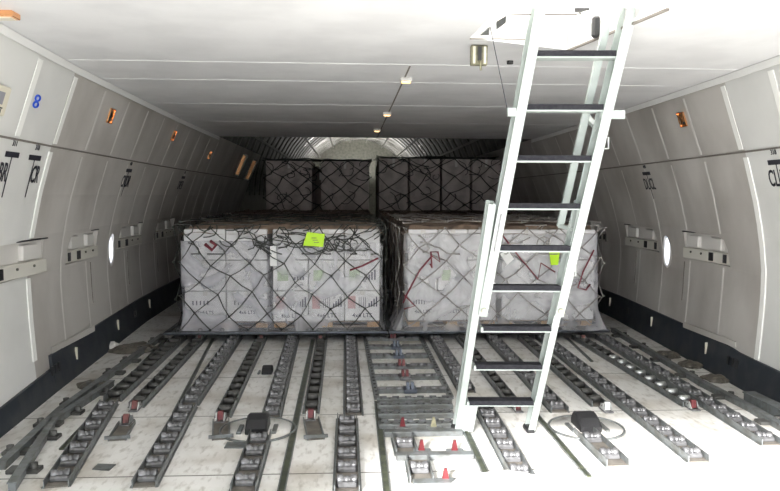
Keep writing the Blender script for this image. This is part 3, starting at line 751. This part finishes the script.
# ------------------------------------------------------------ the ladder
LF, RF = fl(459, 431), fl(529, 431); LT, RT = fl(539, 4, 2.5), fl(630, 4, 2.5)
t = thing('boarding_ladder', 'pale green metal ladder with dark treads rising to the ceiling hatch', 'ladder', (0,0,0))
def lp(s_, z, back=0.0, out=0.0):
    a = LF.lerp(LT, z/2.5); b = RF.lerp(RT, z/2.5); p = a.lerp(b, s_); n_ = Vector((0, 2.5, .88)).normalized()
    return p + n_*back + Vector((out, 0, 0))
UPV = Vector((0, 2.5, .88)).normalized()
for s_, o_ in ((0, 1), (1, -1)):
    # upper section: U channel stile with flanges turned to the inside
    m = MB(); A, B = lp(s_, .80), lp(s_, 2.56)
    m.bar(A, B, .010, .10, up=UPV, off=(-.022, 0))
    m.bar(A, B, .052, .008, up=UPV, off=(0, -.047)); m.bar(A, B, .052, .008, up=UPV, off=(0, .047))
    m.build('upper_stile', M['ladder'], t)
    m = MB(); A, B = lp(s_, .02, .0, -.018 if s_ == 0 else .0), lp(s_, 1.46, .02, -.058 if s_ == 0 else -.01)
    m.bar(A, B, .008, .09, up=UPV, off=(-.016, 0)); m.bar(A, B, .042, .008, up=UPV, off=(0, -.042)); m.bar(A, B, .042, .008, up=UPV, off=(0, .042))
    m.build('lower_stile', M['ladder'], t)
    p = lp(s_, .0, 0, -.018 if s_ == 0 else 0)
    MB().box((p.x, p.y, .018), (.06, .11, .036), bev=.01).build('foot', M['black'], t)
    p = lp(s_, .84, -.055); MB().tube([p, p+Vector((0, -.02, 0))], .018, 10).build('stop_bolt', M['beige'], t)
# the box at the left foot
m = MB(); m.bar(lp(0, .03, -.02, .035), lp(0, .21, -.02, .035), .085, .055, up=UPV); m.bar(lp(0, .03, -.05, .02), lp(0, .21, -.05, .02), .006, .01, up=UPV); m.bar(lp(0, .03, -.05, .05), lp(0, .21, -.05, .05), .006, .01, up=UPV); m.build('foot_box', M['ladder'], t)
for z in (.205, .45, .70, .955, 1.195, 1.44, 1.705, 1.975, 2.245):
    a, b = lp(0, z, 0, .012), lp(1, z, 0, -.012)
    m = MB(); d = (b-a).normalized()
    m.bar(a, b, .085, .030, up=(0,0,1)); rg = m.build('rung', M['ladder'], t)
    m = MB(); m.bar(a+Vector((.012, -.004, .016)), b+Vector((-.012, -.004, .016)), .088, .012, up=(0,0,1)); m.bar(a+Vector((.012, -.044, .008)), b+Vector((-.012, -.044, .008)), .006, .030, up=(0,0,1)); m.build('tread', M['tread'], rg)
# side brackets on the upper section
m = MB(); a = lp(0, 1.965, -.03, -.07); b = lp(0, 1.965, -.03, .02); m.bar(a, b, .03, .045); m.build('side_bracket', M['ladder'], t)
m = MB(); a = lp(1, 1.955, -.03, -.03); b = lp(1, 1.955, -.03, .10); m.bar(a, b, .03, .045); m.build('side_bracket', M['ladder'], t)
m = MB(); p = lp(1, 1.80, -.01, .04); m.tube([p+Vector((-.01,0,.03)), p+Vector((.02,0,.03)), p+Vector((.02,0,-.03)), p+Vector((-.01,0,-.03))], .005, 5); m.build('eyelet', M['alu'], t)
m = MB(); p = lp(1, 1.07, -.01, .03); m.tube([p+Vector((-.01,0,.03)), p+Vector((.02,0,.03)), p+Vector((.02,0,-.03)), p+Vector((-.01,0,-.03))], .005, 5); m.build('eyelet', M['alu'], t)
# stay behind the ladder
a, b = atY(611, 6, 3.72), atY(560, 226, 4.12)
m = MB(); m.bar(b, a, .04, .022, up=UPV); m.build('stay', M['ladder'], t)
m = MB(); m.bar(b, lp(1, 1.30, .03), .03, .02); m.build('stay_bracket', M['ladder'], t)
m = MB(); m.bar(atY(586, 115, 4.1), lp(1, 1.86, .03), .03, .02); m.build('stay_bracket', M['ladder'], t)
m = MB(); m.bar(lp(0, 1.20, -.045, -.005), lp(0, 1.42, -.045, -.005), .008, .02, up=UPV); m.build('release_catch', M['steel'], t)

# ------------------------------------------------------------ cargo
CARTON = {}
def carton(c, d, label, mt='carton', prints=0, group=None, r=None):
    o = thing('carton', label, 'carton', (c[0], c[1], c[2]), 0, group) if prints else None
    m = MB(); m.box((0, 0, d[2]/2), d, bev=.008)
    m.box((0, 0, d[2]+.0005), (.05, d[1]*.96, .001), mt=1); m.box((0, -d[1]/2-.0005, d[2]*.93), (.05, .001, d[2]*.14), mt=1)
    if not prints:
        o = m.build('carton', [M[mt], M['strip']]); o.location = c; return tag(o, label, 'carton', group)
    m.build('box', [M[mt], M['strip']], o)
    f = -d[1]/2-.002
    if prints == 1:      # handling symbols row and a number line
        z = d[2]*.62
        m = MB(); w_ = d[0]
        m.box((-w_*.30, f, z), (w_*.22, .001, d[2]*.42)); m.build('red_print', M['print_red'], o)
        m = MB()
        for k, x in enumerate((-.06, .06)):
            for q in (-1, 1): m.box((w_*x+q*.010, f, z), (.006, .001, d[2]*.36))
        for k in range(4): m.box((w_*(.20+.07*k), f, z-.03+.012*k), (.014, .001, d[2]*(.12+.07*k)))
        m.build('handling_symbols', M['print'], o)
        link('lettering', textmesh('4x6 LTS', .062, M['print'], .0004), o, (0, f, d[2]*.18), (PI/2, 0, 0))
    elif prints == 2:
        m = MB(); m.box((-d[0]*.22, f, d[2]*.5), (d[0]*.3, .001, d[2]*.35)); m.build('green_print', M['print_green'], o)
        m = MB()
        for k in range(4): m.box((d[0]*(.12+.08*k), f, d[2]*(.4+.04*k)), (.018, .001, d[2]*(.1+.08*k)))
        m.build('handling_symbols', M['print'], o)
    elif prints == 3:
        link('lettering', textmesh('4x6 LTS', .05, M['print'], .0004), o, (0, f, d[2]*.3), (PI/2, 0, 0))
        m = MB()
        for k in range(5): m.box((d[0]*(-.3+.09*k), f, d[2]*.62), (.012, .001, d[2]*.14))
        m.build('handling_symbols', M['print'], o)
    return o
PZ = .055
def pallet(x0, x1, y0, y1, label, z=.0):
    t = thing('air_cargo_pallet', label, 'cargo pallet', ((x0+x1)/2, (y0+y1)/2, z+.082), 0)
    # rests on the rollers
    w_, d_ = x1-x0, y1-y0
    MB().box((0, 0, .010), (w_, d_, .012)).build('sheet', M['pallet'], t)
    m = MB()
    for s_ in (-1, 1): m.box((0, s_*(d_/2-.025), .016), (w_, .05, .028), bev=.004); m.box((s_*(w_/2-.025), 0, .016), (.05, d_-.1, .028), bev=.004)
    m.build('edge_rail', M['pallet'], t)
    for k in range(10):
        m = MB(); x = -w_/2+.15+(w_-.3)*k/9; m.tube([(x+.02*math.cos(a*PI/4), -d_/2+.02, .032+.018+.018*math.sin(a*PI/4)) for a in range(9)], .005, 5, cap=False); m.build('net_ring', M['steel'], t)
    return t
def skid(x0, x1, y0, y1, z, label):
    t = thing('wooden_skid', label, 'wooden pallet', ((x0+x1)/2, (y0+y1)/2, z), 0, 'wooden skids under the cartons'); w_, d_ = x1-x0, y1-y0
    MB().box((0, 0, .088), (w_, d_, .010)).build('deck', M['carton_brown'], t)
    for k in range(3):
        MB().box((-w_/2+.07+(w_-.14)*k/2, 0, .055), (.12, d_-.02, .05)).build('bearer', M['wood'], t)
    m = MB()
    for k in (-1, 1): m.box((0, k*(d_/2-.15), .018), (w_-.04, .09, .022))
    m.build('bottom_board', M['carton_brown'], t)
def rr(r, a): return r.uniform(-a, a)
def net_obj(faces, seed, mt, rad=.007, jit=.25):
    "faces: (origin, u vector, v vector, nu, nv, normal)"
    r = random.Random(seed); m = MB()
    for (o, u, v, nu, nv, nn) in faces:
        o, u, v, nn = Vector(o), Vector(u), Vector(v), Vector(nn)
        P = {}
        for i in range(nu+1):
            for j in range(nv+1):
                if (i+j) % 2 == 0:
                    ju = rr(r, jit) if 0 < i < nu else 0; jv = rr(r, jit) if 0 < j < nv else 0
                    P[i, j] = o+u*((i+ju)/nu)+v*((j+jv)/nv)+nn*r.uniform(.004, .03)
        for (i, j), p in P.items():
            for dj in (-1, 1):
                q = P.get((i+1, j+dj))
                if q:
                    mid = (p+q)/2+nn*r.uniform(-.004, .01)+Vector((0, 0, -.02*r.random() if abs(nn.z) < .5 else 0))
                    m.tube([p, mid, q], rad*r.uniform(.8, 1.2), 5)
            m.tube([p-nn*.006, p+nn*.014], rad*2.0, 6)
    return m
def tangle(m, x0, x1, y, z0, z1, n, seed, rad, face=Vector((0, -1, 0))):
    r = random.Random(seed)
    for _ in range(n):
        x = r.uniform(x0, x1); z = r.uniform(z0, z1); p = []
        a = r.uniform(-.4, .4); st = r.uniform(.04, .075); loop = r.uniform(-.9, .9)
        for k in range(r.randint(6, 12)):
            p.append(Vector((min(x1+.03, max(x0-.03, x)), y-.015-.03*r.random(), min(z1+.03, max(z0-.05, z))))); a += loop*.8+r.uniform(-.5, .5); x += st*math.cos(a); z += st*math.sin(a)*.8
        m.tube(p, rad, 5)
def wrapping(x0, x1, y0, y1, z0, z1, seed, flare=.03, amp=.018):
    "a clear sheet round the front and the two sides"
    m = MB(); w_, d_ = x1-x0, y1-y0; P = 2*d_*.35+w_; a0 = d_*.35
    def fn(u, v):
        s_ = u*P; z = z1+(z0-z1)*v; fz = flare*max(0, (v-.75)/.25)**1.5
        if s_ < a0: x, y, n_ = x0, y0+a0-s_, Vector((-1, 0, 0))
        elif s_ < a0+w_: x, y, n_ = x0+s_-a0, y0, Vector((0, -1, 0))
        else: x, y, n_ = x1, y0+s_-a0-w_, Vector((1, 0, 0))
        if abs(s_-a0) < .06: n_ = Vector((-.7, -.7, 0))
        if abs(s_-a0-w_) < .06: n_ = Vector((.7, -.7, 0))
        k = amp*(1+noise.noise(Vector((s_*3.1+seed, z*2.2, 0)))*1.2+.5*noise.noise(Vector((s_*11+seed, z*5, 4))))+fz*(1+.4*noise.noise(Vector((s_*6, seed, 0))))
        return Vector((x, y, z))+n_*max(.004, k)
    m.grid(fn, 120, 26); return m
def cover(x0, x1, y0, y1, z, seed, drop=.07, amp=.03, side=None):
    m = MB()
    def fn(u, v):
        uu, vv = u*1.0, v
        x = x0-.03+(x1-x0+.06)*uu; y = y0-.03+(y1-y0+.06)*vv
        h = z+.015+amp*(.6+noise.noise(Vector((x*2.2+seed, y*2.2, 0)))+.5*noise.noise(Vector((x*7+seed, y*7, 1))))
        e = min(uu, 1-uu, vv, 1-vv)
        if e < .021:
            h = z-drop*(.7+.5*noise.noise(Vector((x*5+seed, y*5, 2))))
        return (x, y, h)
    m.grid(fn, 48, 48)
    return m

K1 = fl(300, 333.5, .095).y                         # front edge of the pallets
y0 = K1; y1 = K1+3.17
print('pallet front', K1)
pallet(-2.31, -.035, y0, y1, 'grey aluminium air cargo pallet under the front left load')
pallet(-.02, 2.30, y0, y1, 'grey aluminium air cargo pallet under the front right load')
B0 = .082+.022                                       # top of the pallet sheets
FY = y0+.13
HT_ = 1.155
G = 'cartons on the front left pallet'
# skids
for x0, x1, wh in ((-2.12, -1.27, 'left half of the front left load'), (-1.22, -.11, 'right half of the front left load'), (.18, 1.12, 'left half of the front right load'), (1.17, 2.17, 'right half of the front right load')):
    skid(x0, x1, FY+.02, y1-.15, B0-.005, 'orange wooden skid under the %s' % wh)
ZB = B0+.094
# front left load: right half, three columns by four rows with print; left half two columns by three rows
def wall_of_cartons(x0, x1, cols, rows_, y, dep, mt, load, prn, rows_n, cols_n, h):
    cw = (x1-x0)/cols; ch = h/rows_
    for j in range(rows_):
        for i in range(cols):
            p = prn(i, j)
            carton((x0+cw*(i+.5), y+dep/2+.004*((i*7+j*3) % 3), ZB+ch*j+.001*j), (cw-.006, dep, ch-.003), '%s carton, %s, %s row, %s' % ('white printed' if p else 'plain white', cols_n[i], rows_n[j], load), mt, p, G if 'left' in load[:16] else 'cartons on the front right pallet')
r3 = ['bottom', 'middle', 'top']; c3 = ['left column', 'middle column', 'right column']; c2 = ['left column', 'right column']; r4 = ['bottom', 'second', 'third', 'top']
H = HT_-ZB
wall_of_cartons(-1.22, -.11, 3, 3, FY, .5, 'carton', 'front left load, right half', lambda i, j: (1, 2, 0)[j], r3, c3, H)
wall_of_cartons(-2.12, -1.27, 2, 3, FY, .5, 'carton_grey' if False else 'carton', 'front left load, left half', lambda i, j: (3, 0, 0)[j], r3, c2, H)
wall_of_cartons(.18, 1.12, 3, 3, FY, .5, 'carton', 'right load front, left half', lambda i, j: (3, 2 if i == 1 else 0, 0)[j], r3, c3, H)
wall_of_cartons(1.17, 2.17, 2, 3, FY, .5, 'carton', 'right load front, right half', lambda i, j: (0, 3 if i == 1 else 0, 0)[j], r3, c2, H)
# the bulk behind, two deep
for (a, b, nm) in ((-2.12, -1.27, 'left half of the front left load'), (-1.22, -.11, 'right half of the front left load'), (.18, 1.12, 'left half of the front right load'), (1.17, 2.17, 'right half of the front right load')):
    for k, wh in enumerate(('middle', 'rear')):
        d_ = (y1-.17-FY-.53)/2
        carton(((a+b)/2, FY+.53+d_*(k+.5), ZB), (b-a, d_-.01, H-.002), 'large carton in the %s of the %s' % (wh, nm), 'carton_brown')
# tops
o = cover(-2.13, -.10, FY+.0, y1-.15, HT_, 3.3).build('brown_cover_sheet', M['cover']); tag(o, 'crumpled dark brown sheet over the top of the front left load', 'cover')
o = cover(.15, 2.19, FY+.0, y1-.15, HT_, 8.1).build('brown_cover_sheet', M['cover']); tag(o, 'crumpled dark brown sheet over the top of the front right load', 'cover')
# brown side sheet facing the gap
m = MB(); m.grid(lambda u, v: (.155-.02*noise.noise(Vector((u*9, v*4, 0))), FY+.02+(y1-.2-FY)*u, ZB-.03+(HT_-ZB+.02)*v), 40, 14)
tag(m.build('brown_side_sheet', M['cover']), 'dark brown sheet on the side of the right load facing the middle gap', 'cover')
# wraps
tag(wrapping(-2.135, -1.25, FY, y1-.2, B0+.004, HT_-.12, 1.1, .03).build('plastic_wrap', M['wrap_hazy']), 'hazy grey plastic wrap over the left half of the front left load', 'plastic wrap')
tag(wrapping(-1.235, -.10, FY, y1-.2, B0+.004, HT_-.14, 5.7, .05).build('plastic_wrap', M['wrap']), 'clear crinkled plastic wrap over the printed cartons of the front left load', 'plastic wrap')
tag(wrapping(.155, 2.185, FY, y1-.2, B0+.004, HT_-.04, 9.2, .12, .02).build('plastic_wrap', M['wrap_milky']), 'clear plastic wrap flaring out at the foot of the front right load', 'plastic wrap')
# nets
fy = FY-.045
def loadnet(x0, x1, seed, mt, nu=10, nv=6, rad=.007, name='cargo_net', label='', topmt=None, tang=0):
    Hh = HT_-B0
    F = [((x0, fy, B0+.02), (x1-x0, 0, 0), (0, 0, Hh), nu, nv, (0, -1, 0)),
         ((x0, fy+.03, HT_+.06), (x1-x0, 0, 0), (0, y1-.2-fy, 0), nu, 12, (0, 0, 1)),
         ((x0-.03, fy, B0+.02), (0, y1-.2-fy, 0), (0, 0, Hh), 12, nv, (-1, 0, 0)),
         ((x1+.03, fy, B0+.02), (0, y1-.2-fy, 0), (0, 0, Hh), 12, nv, (1, 0, 0))]
    m = net_obj(F, seed, mt, rad)
    if tang: tangle(m, x0, x1, fy, HT_-.20, HT_+.02, tang, seed+1, rad*1.15)
    o = m.build(name, M[mt]); return tag(o, label, 'net')
loadnet(-2.15, -.09, 11, 'net', label='dark rope cargo net over the front left load, tangled along its top edge', tang=50, rad=.0052, nu=12)
loadnet(.13, 2.20, 23, 'net_pale', rad=.0055, label='pale rope cargo net over the front right load', tang=9)
# strap ends, tags
def strap(pts, rad, label, y=fy-.03, mt='strap_red', Y=None):
    P = [atY(a, b, y) for a, b in pts]; tag(MB().tube(P, rad, 5).build('red_strap', M[mt]), label, 'strap', 'red straps on the loads')
strap([(403, 303), (408, 292), (420, 270), (432, 256), (440, 262), (438, 252), (431, 252), (432, 268), (430, 264)], .009, 'red cord with a loose bow on the left of the front right load')
strap([(500, 232), (520, 258), (538, 279), (541, 263), (555, 272)], .008, 'red cord zigzagging behind the ladder on the front right load')
strap([(594, 250), (583, 272), (578, 288), (586, 290), (590, 284)], .008, 'dark red cord at the right edge of the front right load')
strap([(205, 244), (212, 250), (216, 245), (210, 241)], .018, 'dark red webbing knot at the top left of the front left load')
strap([(350, 270), (362, 266), (378, 258)], .010, 'red cord across the top right of the front left load')
strap([(404, 295), (415, 306), (404, 309)], .008, 'dark red cord at the lower left of the front right load')
def flat(pts, label, name, mt, cat, y):
    P = [atY(a, b, y) for a, b in pts]; m = MB(); n_ = len(P); Q = [p+Vector((0, .003, 0)) for p in P]
    m.add([*P, *Q], [tuple(range(n_)), tuple(range(2*n_-1, n_-1, -1))]+[(i, (i+1) % n_, n_+(i+1) % n_, n_+i) for i in range(n_)]); return tag(m.build(name, M[mt]), label, cat)
o = flat([(307, 232), (325, 234), (323, 247), (303, 245.5)], 'neon yellow-green tag on the net of the front left load', 'cargo_tag', 'neon', 'tag', fy-.05)
flat([(549, 250), (560, 251), (558, 265), (551, 265)], 'neon yellow-green tag seen through the ladder on the front right load', 'cargo_tag', 'neon', 'tag', fy-.04)
flat([(500, 254), (508, 250), (514, 259), (507, 265)], 'tilted white paper slip on the front right load beside the ladder', 'paper_slip', 'white', 'paper', fy-.03)
flat([(270, 246), (276, 246), (277, 266), (270, 266)], 'short upright white strip in the middle of the front left load', 'paper_slip', 'white', 'paper', fy-.02)
c = atY(316, 240, fy-.0535)
m = MB()
for k in range(3): m.box((c.x-.02+.012*k, c.y, c.z+.02-.022*k), (.05, .001, .006))
m.build('writing', M['print'], None).parent = None
w_ = [ob for ob in bpy.data.objects if ob.name.startswith('writing')][0]; w_.parent = o

# second row, low loads, and the tall loads behind
y2 = y1+.08; y3 = y2+3.1
for x0, x1, nm, sdn in ((-2.42, -.02, 'left', 14.4), (.02, 2.42, 'right', 19.9)):
    pallet(x0, x1, y2, y3, 'air cargo pallet of the second row on the %s' % nm)
    n_ = 0
    for i in range(2):
        for k, wh in enumerate(('front', 'back')):
            w2 = (x1-x0-.24)/2; d2 = (y3-y2-.3)/2
            carton((x0+.12+w2*(i+.5), y2+.15+d2*(k+.5), B0), (w2-.02, d2-.02, 1.02), 'large brown carton, %s %s of the second row %s load' % (wh, ('left', 'right')[i], nm), 'carton_brown')
    tag(cover(x0+.1, x1-.1, y2+.12, y3-.12, B0+1.03, sdn).build('brown_cover_sheet', M['cover']), 'crumpled brown sheet on the second row %s load' % nm, 'cover')
    F = [((x0+.08, y2+.1, B0+1.1), (x1-x0-.16, 0, 0), (0, 2.9, 0), 10, 12, (0, 0, 1)), ((x0+.08, y2+.07, B0), (x1-x0-.16, 0, 0), (0, 0, 1.1), 10, 5, (0, -1, 0))]
    tag(net_obj(F, int(sdn), 'net_brown').build('cargo_net', M['net_brown']), 'brown cargo net over the second row %s load' % nm, 'net')
y4 = y3+.08
def tall(cols, z1, nm, x0, x1, mts):
    pallet(x0-.1, x1+.1, y4, y4+3.0, 'air cargo pallet under the tall %s load at the back' % nm)
    for k, (a, b) in enumerate(cols):
        carton(((a+b)/2, y4+.1+.6, B0), (b-a, 1.2, 1.02), 'tall %s load, lower carton, column %s from the left' % (nm, ('first', 'second', 'third', 'fourth')[k]), mts[k])
        carton(((a+b)/2, y4+.1+.6, B0+1.02), (b-a, 1.2, z1-B0-1.02), 'tall %s load, upper carton in dark wrap, column %s from the left' % (nm, ('first', 'second', 'third', 'fourth')[k]), mts[k])
    carton(((x0+x1)/2, y4+2.1, B0), (x1-x0-.1, 1.4, z1-B0-.05), 'big dark crate added behind the tall %s load to close the bright gaps' % nm, 'carton_brown')  # added crate keeps the bright back wall out of the carton gaps
    m = net_obj([((x0-.02, y4+.05, B0), (x1-x0+.04, 0, 0), (0, 0, z1-B0), 10, 12, (0, -1, 0)), ((x0-.02, y4+.06, z1+.02), (x1-x0+.04, 0, 0), (0, 1.2, 0), 10, 6, (0, 0, 1))], 31+len(cols), 'net', .009)
    tangle(m, x0, x1, y4+.06, 1.3, z1, 22, 77, .008)
    tag(m.build('cargo_net', M['net']), 'black cargo net over the tall %s load at the back' % nm, 'net')
kk = lambda px: atY(px, 185, y4+.1).x
kz = lambda py: atY(320, py, y4+.1).z
tall([(kk(266), kk(312)), (kk(321), kk(369))], kz(161), 'left', kk(265), kk(370), ['carton_grey', 'carton_grey'])
tall([(kk(379), kk(408)), (kk(410), kk(440)), (kk(442), kk(470)), (kk(472), kk(500))], kz(158), 'right', kk(378), kk(501), ['carton_grey']*4)
